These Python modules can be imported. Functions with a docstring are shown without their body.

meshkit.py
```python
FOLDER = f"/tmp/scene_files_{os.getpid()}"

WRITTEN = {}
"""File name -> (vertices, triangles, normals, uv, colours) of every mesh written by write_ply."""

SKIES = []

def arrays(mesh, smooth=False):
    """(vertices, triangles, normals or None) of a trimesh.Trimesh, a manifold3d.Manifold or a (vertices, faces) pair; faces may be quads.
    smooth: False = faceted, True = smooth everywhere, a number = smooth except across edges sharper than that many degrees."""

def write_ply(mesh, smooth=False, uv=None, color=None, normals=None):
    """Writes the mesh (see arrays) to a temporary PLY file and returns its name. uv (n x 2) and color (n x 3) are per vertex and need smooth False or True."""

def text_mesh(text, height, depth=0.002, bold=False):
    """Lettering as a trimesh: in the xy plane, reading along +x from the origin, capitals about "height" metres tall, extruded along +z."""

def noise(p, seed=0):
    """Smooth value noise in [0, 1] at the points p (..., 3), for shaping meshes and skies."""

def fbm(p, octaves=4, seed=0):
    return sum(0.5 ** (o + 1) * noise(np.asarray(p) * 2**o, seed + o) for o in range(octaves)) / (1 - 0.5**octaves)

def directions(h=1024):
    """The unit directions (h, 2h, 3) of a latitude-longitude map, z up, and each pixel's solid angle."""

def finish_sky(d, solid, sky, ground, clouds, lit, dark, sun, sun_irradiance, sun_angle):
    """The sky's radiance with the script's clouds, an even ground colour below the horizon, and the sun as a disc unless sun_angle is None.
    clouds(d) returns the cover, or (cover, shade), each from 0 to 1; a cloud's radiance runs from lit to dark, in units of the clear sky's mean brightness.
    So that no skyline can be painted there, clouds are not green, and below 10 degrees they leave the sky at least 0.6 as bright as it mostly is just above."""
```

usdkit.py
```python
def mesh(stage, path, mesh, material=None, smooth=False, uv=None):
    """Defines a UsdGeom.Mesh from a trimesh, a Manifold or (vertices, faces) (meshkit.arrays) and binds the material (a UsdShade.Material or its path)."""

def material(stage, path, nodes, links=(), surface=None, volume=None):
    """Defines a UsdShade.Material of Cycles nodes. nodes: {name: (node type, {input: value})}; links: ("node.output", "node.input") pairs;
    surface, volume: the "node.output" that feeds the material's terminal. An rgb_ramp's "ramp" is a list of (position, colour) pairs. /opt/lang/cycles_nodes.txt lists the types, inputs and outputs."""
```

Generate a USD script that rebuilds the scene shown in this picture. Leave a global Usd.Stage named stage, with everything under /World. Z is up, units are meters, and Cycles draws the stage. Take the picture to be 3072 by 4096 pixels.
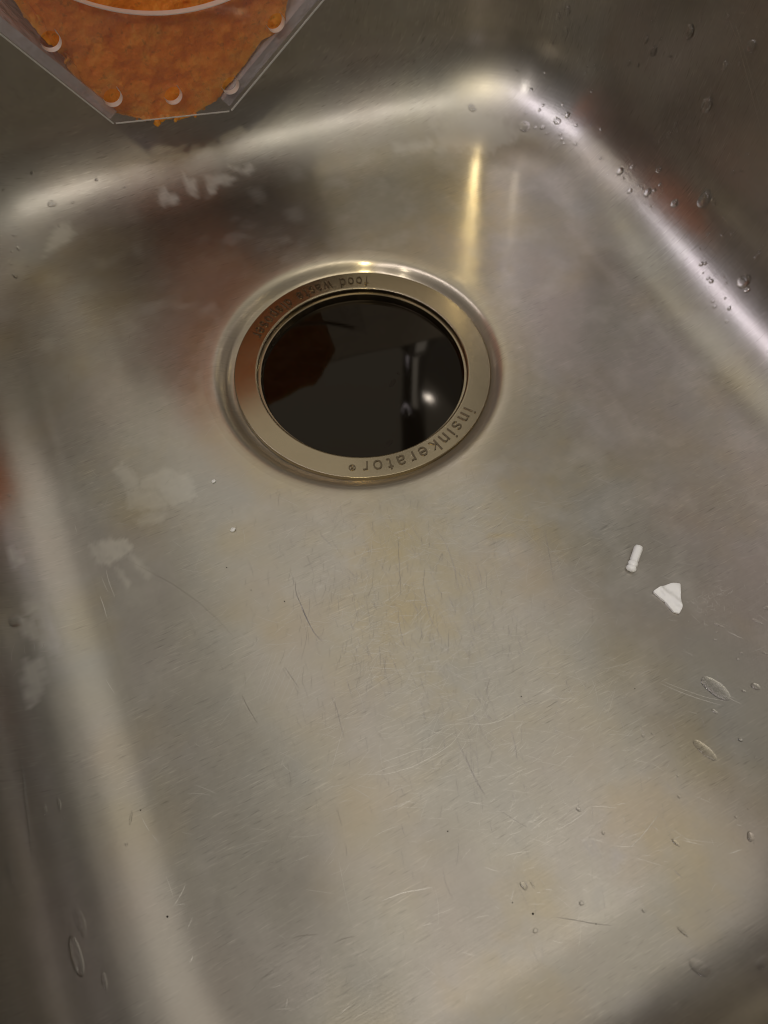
import math, random
import numpy as np, trimesh, usdkit, meshkit
from scipy.ndimage import gaussian_filter1d
from shapely.geometry import Polygon, Point
from shapely import affinity
from pxr import Usd, UsdGeom, UsdLux, UsdShade, Gf, Sdf, Vt

rng = np.random.default_rng(7)
random.seed(7)
stage = Usd.Stage.CreateInMemory()
UsdGeom.Xform.Define(stage, '/World')
MM = 0.001

# ------------------------------------------------------------------ camera
# the drain is at the origin, x runs to the right along the sink, y to its back, z up
CAM = np.array([-0.0848, -0.1865, 0.2586])
PITCH, YAW = 1.0878, math.radians(27)
FW = np.array([math.sin(YAW) * math.cos(PITCH), math.cos(YAW) * math.cos(PITCH), -math.sin(PITCH)])
RT = np.array([math.cos(YAW), -math.sin(YAW), 0.0])
UP = np.cross(RT, FW)
cam = UsdGeom.Camera.Define(stage, '/World/camera')
cam.AddTransformOp().Set(Gf.Matrix4d(*RT, 0, *UP, 0, *(-FW), 0, *CAM, 1))
cam.CreateFocalLengthAttr(6.86)
cam.CreateHorizontalApertureAttr(6.86)
cam.CreateFStopAttr(4.0)
cam.CreateFocusDistanceAttr(0.285)
cam.CreateExposureAttr(0.0)
cam.CreateClippingRangeAttr((0.01, 100))

# ------------------------------------------------------------------ lamps and an added fill light (the sink stands in a dim kitchen)
def aim(light, pos, target):
    pos, target = np.array(pos, float), np.array(target, float)
    z = pos - target; z /= np.linalg.norm(z)
    x = np.cross([0, 1, 0.01], z); x /= np.linalg.norm(x)
    y = np.cross(z, x)
    light.AddTransformOp().Set(Gf.Matrix4d(*x, 0, *y, 0, *z, 0, *pos, 1))

def rect_light(name, pos, target, w, h, color, intensity):
    l = UsdLux.RectLight.Define(stage, '/World/' + name)
    l.CreateWidthAttr(w); l.CreateHeightAttr(h); l.CreateColorAttr(Gf.Vec3f(*color)); l.CreateIntensityAttr(intensity)
    aim(l, pos, target)
    return l

def bulb(name, pos, r, color, intensity):
    l = UsdLux.SphereLight.Define(stage, '/World/' + name)
    l.CreateRadiusAttr(r); l.CreateColorAttr(Gf.Vec3f(*color)); l.CreateIntensityAttr(intensity)
    l.AddTranslateOp().Set(Gf.Vec3d(*pos))
    return l

rect_light('ceiling_light', (0.27, 0.35, 1.6), (0.27, 0.35, 0), 0.80, 1.9, (1.0, .93, .80), 0.35)
rect_light('room_ceiling_light', (0.45, 0.45, 1.68), (0.45, 0.45, 0), 2.3, 2.9, (1.0, .94, .84), 0.22)
rect_light('front_fill', (0.05, -0.68, 1.6), (0.05, -0.68, 0), 0.9, 0.40, (1.0, .94, .86), 2.3)  # unseen fill light, added to brighten the scraps and the sponge
rect_light('tube_light', (-0.98, 0.02, 1.6), (0, 0, 0), 0.19, 2.3, (.91, .86, 1.0), 6.2)
bulb('warm_lamp', (-0.65, -1.0, 1.6), 0.05, (1.0, .88, .58), 190)
bulb('white_lamp', (-1.2, -0.55, 1.35), 0.035, (1.0, .96, .94), 75)
bulb('spot_lamp', (0.63, 0.97, 1.57), 0.0055, (1.0, .96, .94), 90)
dome = UsdLux.DomeLight.Define(stage, '/World/room_light')
dm = usdkit.material(stage, '/World/Looks/room_light', {'b': ('background_shader', {'color': (1.0, .91, .81), 'strength': 0.10})}, surface='b.background')
UsdShade.MaterialBindingAPI.Apply(dome.GetPrim()).Bind(dm)

# ------------------------------------------------------------------ helpers
used = {}
def numbered(name, parent='/World'):
    k = used.get((parent, name), 0); used[(parent, name)] = k + 1
    return name if k == 0 else f'{name}_{k:03d}'

def tag(prim, label=None, category=None, group=None, kind=None):
    for k, v in (('label', label), ('category', category), ('group', group), ('kind', kind)):
        if v: prim.SetCustomDataByKey(k, v)

def thing(name, label, category, loc=(0, 0, 0), group=None):
    path = '/World/' + numbered(name)
    x = UsdGeom.Xform.Define(stage, path)
    x.AddTranslateOp().Set(Gf.Vec3d(*loc))
    tag(x.GetPrim(), label, category, group)
    return path

def obj(name, mesh, mat, parent='/World', smooth=35, label=None, category=None, group=None, kind=None):
    path = parent + '/' + numbered(name, parent)
    m = usdkit.mesh(stage, path, mesh, '/World/Looks/' + mat, smooth=smooth)
    tag(m.GetPrim(), label, category, group, kind)
    return m

def mat(name, nodes, links=(), surface=None):
    return usdkit.material(stage, '/World/Looks/' + name, nodes, links, surface)

# ------------------------------------------------------------------ materials
# brushed stainless steel: the brush direction comes from the mesh, the wear and painted sheen from noise and from its own stain masks
FREQ = 1.0
mat('brushed_steel', {
    'geo': ('geometry', {}),
    'brush': ('attribute', {'attribute': 'brush'}),
    'stain_sheen': ('attribute', {'attribute': 'stain_sheen'}),
    'sep': ('separate_color', {}),
    # brush grain, long across the sink and fine the other way
    'mapf': ('mapping', {'mapping_type': 'point', 'scale': (45, 1900, 1900)}),
    'grain': ('noise_texture', {'scale': 1.0, 'detail': 3.0, 'roughness': .6}),
    'mapw': ('mapping', {'mapping_type': 'point', 'scale': (45, 45, 1900)}),
    'grainw': ('noise_texture', {'scale': 1.0, 'detail': 3.0, 'roughness': .6}),
    'nz': ('separate_xyz', {}),
    'nzr': ('map_range', {'from_min': .55, 'from_max': .9, 'clamp': True}),
    'gmix': ('mix_float', {}),
    # swirling fine wear
    'wear': ('noise_texture', {'scale': 900.0, 'detail': 2.0, 'distortion': 1.2}),
    'cloud': ('noise_texture', {'scale': 28.0, 'detail': 5.0, 'roughness': .62}),
    'gsum': ('math', {'math_type': 'multiply_add', 'value2': .35}),
    'bump': ('bump', {'strength': .055, 'distance': .0004}),
    'rough': ('map_range', {'from_min': .3, 'from_max': .7, 'to_min': .17, 'to_max': .23, 'clamp': True}),
    'rfilm': ('math', {'math_type': 'multiply_add', 'value2': -.06}),
    'colr': ('rgb_ramp', {'ramp': [(.3, (.44, .415, .375)), (.7, (.50, .475, .435))]}),
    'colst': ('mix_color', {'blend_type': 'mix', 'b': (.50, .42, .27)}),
    'tint': ('noise_texture', {'scale': 17.0, 'detail': 3.0, 'roughness': .55}),
    'tintr': ('rgb_ramp', {'ramp': [(.30, (.95, .98, .99)), (.45, (1.0, 1.0, .965)), (.55, (1.0, .99, .98)), (.72, (1.03, .985, .965))]}),
    'tinted': ('mix_color', {'blend_type': 'multiply', 'fac': 1.0, 'use_clamp': False}),
    'steel': ('principled_bsdf', {'metallic': 1.0, 'anisotropic': .80}),
    'haze': ('principled_bsdf', {'metallic': 1.0, 'roughness': .42}),
    'lobes': ('mix_closure', {}), 'satin': ('attribute', {'attribute': 'satin'}), 'lobef': ('math', {'math_type': 'multiply_add', 'value2': .68, 'value3': .30, 'use_clamp': True}),
    'ms1': ('mapping', {'mapping_type': 'point', 'rotation': (0, 0, -1.25), 'scale': (170, 2300, 170)}),
    's1': ('noise_texture', {'scale': 1.0, 'detail': 2.0}),
    'ms2': ('mapping', {'mapping_type': 'point', 'rotation': (0, 0, .25), 'scale': (150, 2500, 150)}),
    's2': ('noise_texture', {'scale': 1.0, 'detail': 2.0, 'distortion': .3}),
    'ms3': ('mapping', {'mapping_type': 'point', 'rotation': (0, 0, -.7), 'scale': (180, 2300, 180)}),
    's3': ('noise_texture', {'scale': 1.0, 'detail': 2.0, 'distortion': .3}),
    'r1': ('map_range', {'from_min': .60, 'from_max': .80, 'to_min': 1.0, 'to_max': .58, 'clamp': True}),
    'r2': ('map_range', {'from_min': .58, 'from_max': .80, 'to_min': 1.0, 'to_max': 1.32, 'clamp': True}),
    'r3': ('map_range', {'from_min': .60, 'from_max': .80, 'to_min': 1.0, 'to_max': 1.32, 'clamp': True}),
    'm12': ('math', {'math_type': 'multiply'}),
    'm123': ('math', {'math_type': 'multiply'}),
    'wornn': ('noise_texture', {'scale': 22.0, 'detail': 3.0}),
    'wornr': ('map_range', {'from_min': .38, 'from_max': .62, 'to_min': .15, 'to_max': 1.0, 'clamp': True}),
    'wornf': ('mix_float', {'a': 1.0}),
    'worn': ('mix_color', {'blend_type': 'multiply', 'fac': 1.0, 'use_clamp': False}),
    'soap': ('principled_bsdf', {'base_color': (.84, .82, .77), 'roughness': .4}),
    'mixs': ('mix_closure', {}),
}, [('stain_sheen.color', 'sep.color'), ('geo.position', 'mapf.vector'), ('mapf.vector', 'grain.vector'),
    ('geo.position', 'mapw.vector'), ('mapw.vector', 'grainw.vector'), ('geo.normal', 'nz.vector'), ('nz.z', 'nzr.value'),
    ('nzr.result', 'gmix.fac'), ('grainw.fac', 'gmix.a'), ('grain.fac', 'gmix.b'),
    ('geo.position', 'wear.vector'), ('geo.position', 'cloud.vector'),
    ('wear.fac', 'gsum.value1'), ('gmix.result', 'gsum.value3'), ('gsum.value', 'bump.height'), ('bump.normal', 'steel.normal'),
    ('cloud.fac', 'rough.value'), ('rough.result', 'rfilm.value3'), ('sep.b', 'rfilm.value1'), ('rfilm.value', 'steel.roughness'),
    ('cloud.fac', 'colr.fac'), ('colr.color', 'colst.a'), ('sep.g', 'colst.fac'), ('geo.position', 'tint.vector'), ('tint.fac', 'tintr.fac'), ('colst.result', 'tinted.a'), ('tintr.color', 'tinted.b'), ('tinted.result', 'worn.a'),
    ('geo.position', 'ms1.vector'), ('ms1.vector', 's1.vector'), ('s1.fac', 'r1.value'),
    ('geo.position', 'ms2.vector'), ('ms2.vector', 's2.vector'), ('s2.fac', 'r2.value'),
    ('geo.position', 'ms3.vector'), ('ms3.vector', 's3.vector'), ('s3.fac', 'r3.value'),
    ('r1.result', 'm12.value1'), ('r2.result', 'm12.value2'), ('m12.value', 'm123.value1'), ('r3.result', 'm123.value2'),
    ('geo.position', 'wornn.vector'), ('wornn.fac', 'wornr.value'), ('wornr.result', 'wornf.fac'), ('m123.value', 'wornf.b'),
    ('wornf.result', 'worn.b'), ('worn.result', 'steel.base_color'), ('worn.result', 'haze.base_color'), ('bump.normal', 'haze.normal'),
    ('satin.fac', 'lobef.value1'), ('lobef.value', 'lobes.fac'), ('steel.BSDF', 'lobes.closure1'), ('haze.BSDF', 'lobes.closure2'),
    ('brush.vector', 'steel.tangent'), ('sep.r', 'mixs.fac'), ('lobes.closure', 'mixs.closure1'), ('soap.BSDF', 'mixs.closure2')],
    surface='mixs.closure')

mat('flange_steel', {
    'geo': ('geometry', {}),
    'cloud': ('noise_texture', {'scale': 60.0, 'detail': 4.0}),
    'rough': ('map_range', {'from_min': .3, 'from_max': .7, 'to_min': .17, 'to_max': .23, 'clamp': True}),
    'p': ('principled_bsdf', {'metallic': 1.0, 'base_color': (.33, .275, .185)})},
    [('geo.position', 'cloud.vector'), ('cloud.fac', 'rough.value'), ('rough.result', 'p.roughness')], surface='p.BSDF')

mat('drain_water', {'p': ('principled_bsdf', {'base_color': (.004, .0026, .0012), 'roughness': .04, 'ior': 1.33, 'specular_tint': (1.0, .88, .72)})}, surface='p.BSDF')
mat('clear_water', {'p': ('principled_bsdf', {'base_color': (1, 1, 1), 'roughness': 0.0, 'ior': 1.33, 'transmission_weight': 1.0})}, surface='p.BSDF')
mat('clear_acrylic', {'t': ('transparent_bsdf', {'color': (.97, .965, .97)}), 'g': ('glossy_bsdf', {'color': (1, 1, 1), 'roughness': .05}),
    'geo': ('geometry', {}), 'f': ('fresnel', {'IOR': 1.49}), 'front': ('math', {'math_type': 'subtract', 'value1': 1.0}), 'ff': ('math', {'math_type': 'multiply'}), 'm': ('mix_closure', {}), 'd': ('diffuse_bsdf', {'color': (.80, .72, .68)}), 'h': ('mix_closure', {'fac': .035})},  # d and h paint the pinkish veil of plate reflections as diffuse haze
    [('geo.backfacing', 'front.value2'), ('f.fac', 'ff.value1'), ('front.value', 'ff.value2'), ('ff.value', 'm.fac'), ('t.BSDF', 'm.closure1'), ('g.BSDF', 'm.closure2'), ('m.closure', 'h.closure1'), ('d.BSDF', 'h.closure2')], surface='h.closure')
mat('cut_acrylic', {
    'geo': ('geometry', {}), 'n': ('noise_texture', {'scale': 170.0, 'detail': 2.0}), 'b': ('bump', {'strength': .7, 'distance': .002}),
    'p': ('principled_bsdf', {'base_color': (.93, .90, .94), 'roughness': .10, 'ior': 1.49, 'transmission_weight': .65})},
    [('geo.position', 'n.vector'), ('n.fac', 'b.height'), ('b.normal', 'p.normal')], surface='p.BSDF')
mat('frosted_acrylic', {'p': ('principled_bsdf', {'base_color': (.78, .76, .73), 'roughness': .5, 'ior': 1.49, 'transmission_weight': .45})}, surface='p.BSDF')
mat('sponge', {
    'geo': ('geometry', {}),
    'v': ('voronoi_texture', {'scale': 620.0, 'feature': 'f1'}),
    'n': ('noise_texture', {'scale': 120.0, 'detail': 5.0, 'roughness': .65}),
    'c': ('rgb_ramp', {'ramp': [(.25, (.66, .155, .012)), (.5, (.88, .25, .024)), (.75, (.95, .40, .07))]}),
    'pn': ('noise_texture', {'scale': 480.0, 'detail': 2.0}),
    'pr': ('map_range', {'from_min': .60, 'from_max': .72, 'to_min': 1.0, 'to_max': .72, 'clamp': True}),
    'pc': ('mix_color', {'blend_type': 'multiply', 'fac': 1.0}),
    'b': ('bump', {'strength': .3, 'distance': .001}),
    'p': ('principled_bsdf', {'roughness': .55, 'subsurface_weight': .35, 'subsurface_scale': .004, 'subsurface_radius': (1, .35, .08)})},
    [('geo.position', 'v.vector'), ('geo.position', 'n.vector'), ('n.fac', 'c.fac'), ('c.color', 'pc.a'), ('geo.position', 'pn.vector'), ('pn.fac', 'pr.value'), ('pr.result', 'pc.b'), ('pc.result', 'p.base_color'),
     ('v.distance', 'b.height'), ('b.normal', 'p.normal')], surface='p.BSDF')
mat('white_plastic', {'p': ('principled_bsdf', {'base_color': (.96, .97, .95), 'roughness': .4})}, surface='p.BSDF')

mat('scratch_dark', {'p': ('principled_bsdf', {'metallic': 1.0, 'base_color': (.36, .335, .30), 'roughness': .3})}, surface='p.BSDF')  # scratches reflecting dark: that tone is put into the base colour
mat('scratch_bright', {'p': ('principled_bsdf', {'metallic': 1.0, 'base_color': (.66, .635, .585), 'roughness': .25})}, surface='p.BSDF')  # scratch glints put into a paler base colour
mat('letter_steel', {'p': ('principled_bsdf', {'metallic': 1.0, 'base_color': (.15, .12, .08), 'roughness': .32})}, surface='p.BSDF')  # shading of the raised relief put into a darker steel colour
mat('chrome', {'p': ('principled_bsdf', {'metallic': 1.0, 'base_color': (.72, .73, .75), 'roughness': .06})}, surface='p.BSDF')
mat('dark_crumb', {'p': ('principled_bsdf', {'base_color': (.02, .015, .01), 'roughness': .8, 'specular_ior_level': .2})}, surface='p.BSDF')

# ------------------------------------------------------------------ the sink bowl: one continuous sheet from the drain hole to the rim
NA = 900
FLOOR_Z = 3.0
base = Polygon([(-136, -216), (118, -216), (121, -60), (126, 88), (60, 104), (0, 111), (-60, 115), (-124, 115)])
base = base.buffer(-40, quad_segs=24).buffer(40, quad_segs=24)
ring = np.array(base.exterior.coords)[:-1]
if base.exterior.is_ccw is False: ring = ring[::-1]
def resample(r, n):
    d = np.r_[0, np.cumsum(np.linalg.norm(np.diff(np.vstack([r, r[:1]]), axis=0), axis=1))]
    s = np.linspace(0, d[-1], n, endpoint=False)
    rr = np.vstack([r, r[:1]])
    return np.stack([np.interp(s, d, rr[:, 0]), np.interp(s, d, rr[:, 1])], 1)
ring = resample(ring, NA)
ring = gaussian_filter1d(ring, 6, axis=0, mode='wrap')
tan = np.roll(ring, -1, 0) - np.roll(ring, 1, 0)
tan = gaussian_filter1d(tan, 4, axis=0, mode='wrap'); tan /= np.linalg.norm(tan, axis=1, keepdims=True)
nor = np.stack([tan[:, 1], -tan[:, 0]], 1)          # outwards
theta = np.arctan2(ring[:, 1], ring[:, 0])
circ = np.stack([np.cos(theta), np.sin(theta)], 1)

def floor_z(p):
    r = np.hypot(p[:, 0], p[:, 1])
    q = np.c_[p, np.zeros(len(p))]
    wob = (meshkit.noise(q / 55.0, 3) - .5) * .7 + (meshkit.noise(q / 24.0 + 9, 5) - .5) * .16
    fade = np.clip((r - 60) / 25, 0, 1)
    return FLOOR_Z + .014 * np.clip(r - 60, 0, None) + wob * fade

loops, brush = [], []
def put(xy, z, t):
    loops.append(np.c_[xy, z]); brush.append(t)
across = np.tile([0., 1., 0.], (NA, 1))
radial3 = np.c_[circ, np.zeros(NA)]
# throat edge under the flange, the pressed lip round the hole
for r, z in ((46, -3.2), (49, -3.2), (53.5, -2.6), (55.2, -1.9), (56.2, -1.0), (57.2, 0.2), (58.2, 1.25), (59.2, 2.05), (60.2, 2.55), (61.4, 2.85), (62.8, 2.97)):
    c0 = circ * r
    put(c0 + np.array([-1.2, .6]), np.full(NA, z), radial3)
NF = 170
r0 = circ * 64.2 + np.array([-1.2, .6])
for k in range(NF + 1):
    w = k / NF
    xy = r0 * (1 - w) + ring * w
    mixw = np.clip((w - .9) / .1, 0, 1)
    t = across * (1 - mixw) + np.c_[nor, np.zeros(NA)] * np.where((nor[:, 1:2] < -.0), -1, 1) * mixw
    b = np.clip(1 - k / 5, 0, 1)
    t = t * (1 - b) + radial3 * b * np.sign(circ[:, 1:2] + 1e-9)
    put(xy, floor_z(xy), t)
zend = loops[-1][:, 2]
FR, DRAFT, HW = 42.0, math.radians(4), 182.0
def profile(o, z, dirn):
    xy = ring + nor * o
    # the corners of the wall open up a little with height
    put(xy, zend + z, np.c_[nor * dirn[0], np.full(NA, dirn[1])])
NFIL = 30
amax = math.pi / 2 - DRAFT
for k in range(1, NFIL + 1):
    a = amax * k / NFIL
    profile(FR * math.sin(a), FR * (1 - math.cos(a)), (math.cos(a), math.sin(a)))
o1, z1 = FR * math.sin(amax), FR * (1 - math.cos(amax))
NWALL = 70
for k in range(1, NWALL + 1):
    h = (HW - z1) * k / NWALL
    profile(o1 + h * math.tan(DRAFT), z1 + h, (math.sin(DRAFT), math.cos(DRAFT)))
o2 = o1 + (HW - z1) * math.tan(DRAFT)
for k in range(1, 9):
    a = math.pi / 2 * k / 8
    profile(o2 + 8 * (1 - math.cos(a)), HW + 8 * math.sin(a), (math.sin(a), math.cos(a)))
profile(o2 + 30, HW + 8.0, (1, 0)); profile(o2 + 34, HW + 6.5, (1, 0)); profile(o2 + 34.5, HW + 4, (1, 0))
BV = np.vstack(loops) * MM
NL = len(loops)
i = np.arange(NA); j = (i + 1) % NA
BF = np.vstack([np.vstack([np.c_[l * NA + i, (l + 1) * NA + i, (l + 1) * NA + j], np.c_[l * NA + i, (l + 1) * NA + j, l * NA + j]]) for l in range(NL - 1)])
bowl_mesh = trimesh.Trimesh(BV, BF, process=False)
if bowl_mesh.face_normals[NA * 2 * 60][2] < 0:
    BF = BF[:, ::-1]; bowl_mesh = trimesh.Trimesh(BV, BF, process=False)
BN = np.array(bowl_mesh.vertex_normals)
# ---- end of bowl

# ------------------------------------------------------------------ wear, drops, films and painted glow, as measured positions on the sink (mm)
RIGHT_DROPS = [ (154.5,99.8,55.2,1.6,1.6), (152,103.1,51.7,1.36,1.36), (154.8,98.5,47.6,1.11,1.11), (151.5,102.2,40.4,0.75,0.75), (159.4,89,45.6,0.61,0.61), (166.9,68,67,0.94,0.94), (167.8,60.6,67.1,0.81,0.81), (168.4,38.7,73.9,2.12,2.12), (167.3,59.9,59.9,1.29,1.29), (167.5,54,58.1,1.74,1.74), (166,64.8,47.6,1.07,1.07), (165,71.8,47.7,0.72,0.72), (167.7,43.7,61.6,0.68,0.68), (168.2,7.4,85.4,1.78,1.78), (168.8,23.4,87.2,0.96,0.96), (167.6,15.1,73.5,1.4,1.4), (167.4,17.1,69.9,0.76,0.76), (166.5,15.1,57.6,2.41,2.41), (164.8,27.7,36.5,1.26,1.26), (163.8,30.1,32.8,1.04,1.04), (165.7,26.4,41.6,1.02,1.02), (165.3,-13.7,53.8,0.95,0.95), (164.7,-11.5,44.6,0.86,0.86), (164.8,-14.6,47.4,0.53,0.53), (165.3,-9.5,52.1,0.64,0.64), (161.3,-6.5,29.1,2.65,2.65), (162.2,-9.8,31.4,0.55,0.55), (161.8,-11.9,30.5,0.66,0.66), (156.7,3.8,20.6,1.46,1.46), (156.2,33.7,19,1.05,1.05), (159.8,21.5,24.5,1.15,1.15), (157.7,16.2,21.4,0.68,0.68), (154,18.1,16.9,1.49,1.49), (155.7,16.3,18.9,0.8,0.8), (150.5,25.4,13.5,1.16,1.16), (153.5,24.2,16.3,0.58,0.58), (153.6,21.5,16.4,0.58,0.58), (152.6,36.9,15.3,1.53,1.53), (151.8,33.1,14.6,0.58,0.58), (151,50.3,13.8,0.72,0.72), (149.2,40.9,12.4,0.35,0.35), (145.6,44,10.1,0.47,0.47), (151.7,12,14.8,0.57,0.57), (147.7,18,11.5,0.46,0.46), (159.6,83.5,34.1,0.87,0.87), (160.1,84.4,36.7,0.62,0.62), (161.5,80.9,38.4,0.74,0.74), (162.9,76,38.3,0.49,0.49), (148.6,100.1,28.5,0.63,0.63), (139.1,109.6,25.9,0.51,0.51), (142.7,100.5,20.8,0.63,0.63), (150.9,84.9,20.1,0.62,0.62), (150.9,79.7,17.8,1.12,1.12), (146.8,81.5,14.7,1.74,1.74), (142.8,91.6,15.6,0.75,0.75), (144.7,91.8,17.2,0.63,0.63), (140.7,84.2,11.4,1.12,1.12), (141,80.3,10.6,0.74,0.74), (145.2,75.4,12,0.86,0.86), (144.7,72.7,11.2,0.86,0.86), (144.3,70.2,10.5,0.74,0.74), (147.6,65.8,12.1,0.85,0.85), (151.6,72.6,16.5,0.62,0.62), (134.6,90.4,10.1,2.5,2.5), (137.6,95.1,13.5,0.75,0.75), (138.3,86.7,10.7,0.75,0.75), (116.7,111.9,12.3,1.76,1.76), (150.3,-26.9,14.6,0.97,0.97), (151.2,-27.9,15.5,0.76,0.76), (148.9,-30.7,13.4,0.43,0.43), (148.8,-34.2,13.4,0.75,0.75), (148.9,-36.2,13.5,0.96,0.96), (151.3,-41.6,16,0.53,0.53), (152,-38.6,16.5,0.43,0.43), (148.2,-46.5,13.3,0.53,0.53), (144.9,-44,10.8,0.64,0.64), (144.1,-46.5,10.3,0.84,0.84), (146.9,-51.2,12.5,0.84,0.84), (143.6,-55.2,10.3,0.84,0.84), (154.8,-46.5,20.1,2.32,2.32), (154,-50.3,19.2,1.05,1.05), (160,-36.2,28.2,0.74,0.74), (161.4,-41.8,32.3,0.84,0.84), (160.1,-42.7,29.1,1.27,1.27), (158.8,-24.3,25.2,0.65,0.65), (160.1,-27.3,27.9,0.65,0.65), (157,-19.1,22,0.76,0.76), (161.2,-19.7,29.6,0.54,0.54), (161.7,-22.3,31.1,0.43,0.43), (163.8,-34.2,42.7,0.73,0.73), (152.8,-21.2,16.8,0.54,0.54), (163.5,69.2,34.9,0.49,0.49), (159.7,76.6,29.2,0.74,0.74), (155.3,66.5,19.2,0.49,0.49), (157.1,61,20.3,0.73,0.73), (164.8,16,38.1,0.34,0.34), (165.2,-2.1,47.2,0.43,0.43), (166.5,-11.6,70.3,0.62,0.62), (167.7,8.9,77.6,0.64,0.64), (167.9,52.5,64.1,0.58,0.58), (167.7,52.6,60.4,0.46,0.46), (166.6,59.3,49.2,0.71,0.71), (168.9,36,82.3,0.55,0.55), (168.7,35.7,79.6,0.66,0.66), (165.4,24.2,40.2,0.68,0.68), (166,27,45.4,0.57,0.57), (144.8,108.3,33.4,0.76,0.76), (141.8,111.8,34,0.5,0.5), (159.8,89.6,54.4,0.49,0.49), (149.5,106.6,49.6,0.5,0.5) ]
FLOOR_DROPS = [ (44.2,-177.5,4.6,4.88,2.83,0.41,-0.91,0), (56.2,-182.7,4.7,1.64,1.09,0.65,-0.75,0.11), (51.7,-182.1,4.7,0.74,0.44,0.65,-0.76,0), (88.2,-149.3,4.5,1.27,0.48,0.75,-0.66,0), (83.9,-154.9,4.5,0.73,0.31,0.87,-0.48,0.1), (77.7,-162.3,4.6,1.29,0.67,0.76,-0.65,0), (71.7,-164.9,4.5,1.95,0.46,0.53,-0.85,0), (59.1,-160,4.3,1.76,0.4,0.6,-0.8,0), (59.5,-171.4,4.5,0.7,0.4,0.71,-0.71,0), (57.1,-172.6,4.5,0.6,0.4,0.8,-0.6,0), (66.6,-175.1,4.6,1.01,0.4,0.58,-0.81,0.12), (56.8,-161.5,4.3,0.5,0.3,0.76,-0.65,0), (54.5,-163.5,4.3,0.6,0.35,0.8,-0.6,0.1), (66.9,-164.8,4.5,0.25,0.25,0.87,-0.49,0), (38.9,-183.2,4.7,1.21,0.53,0.45,-0.89,0), (40.3,-194.3,5,0.77,0.44,0.58,-0.81,0), (13.3,-178.8,4.7,0.56,0.47,-0.11,-0.99,0), (16.4,-179.9,4.7,0.61,0.42,0,-1,0) ]
FLOOR_DROPS2 = [ (-12.8,-241.1,5.8,3.07,1.89,0.27,-0.95,0.14), (2.2,-250.4,8,1.5,2.52,0.14,-0.95,0.27), (28.3,-191.9,4.9,4.04,1.71,0.35,-0.93,0.12), (40.3,-194.2,5,0.75,0.5,0.65,-0.76,0), (41.2,-200.8,5.2,0.5,0.44,0.81,-0.58,0), (21.7,-190.4,4.9,0.36,0.3,0.89,-0.45,0), (12.1,-199.3,5,0.6,0.42,0.58,-0.81,0), (3.1,-209.5,5.1,1.48,0.59,0.35,-0.94,0), (-10.4,-230,5.4,2.06,0.47,0.27,-0.96,0), (-44.3,-198.5,5,1.24,1.02,0,-0.99,0.12), (-41.9,-199.2,5.1,1.25,0.34,0,-1,0), (24.2,-218.4,5.4,0.98,1.59,0.89,-0.45,0), (-47.6,-210.1,5.4,0.74,0.68,0.94,-0.35,0), (-31.7,-210.2,5.3,0.69,0.69,0.89,-0.45,0), (23.9,-212,5.3,0.43,0.43,0.85,-0.53,0), (-16.6,-220.1,5.3,0.58,0.52,0.89,-0.45,0), (25.7,-202.4,5.2,0.3,0.3,0.91,-0.41,0), (28.9,-211.9,5.4,0.37,0.31,0.89,-0.45,0), (15.5,-194,4.9,0.36,0.3,0.89,-0.44,0.11), (-15,-197.2,4.9,0.52,0.52,0.89,-0.45,0), (-17.9,-188.1,4.8,0.81,0.64,0.35,-0.94,0) ]
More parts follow.
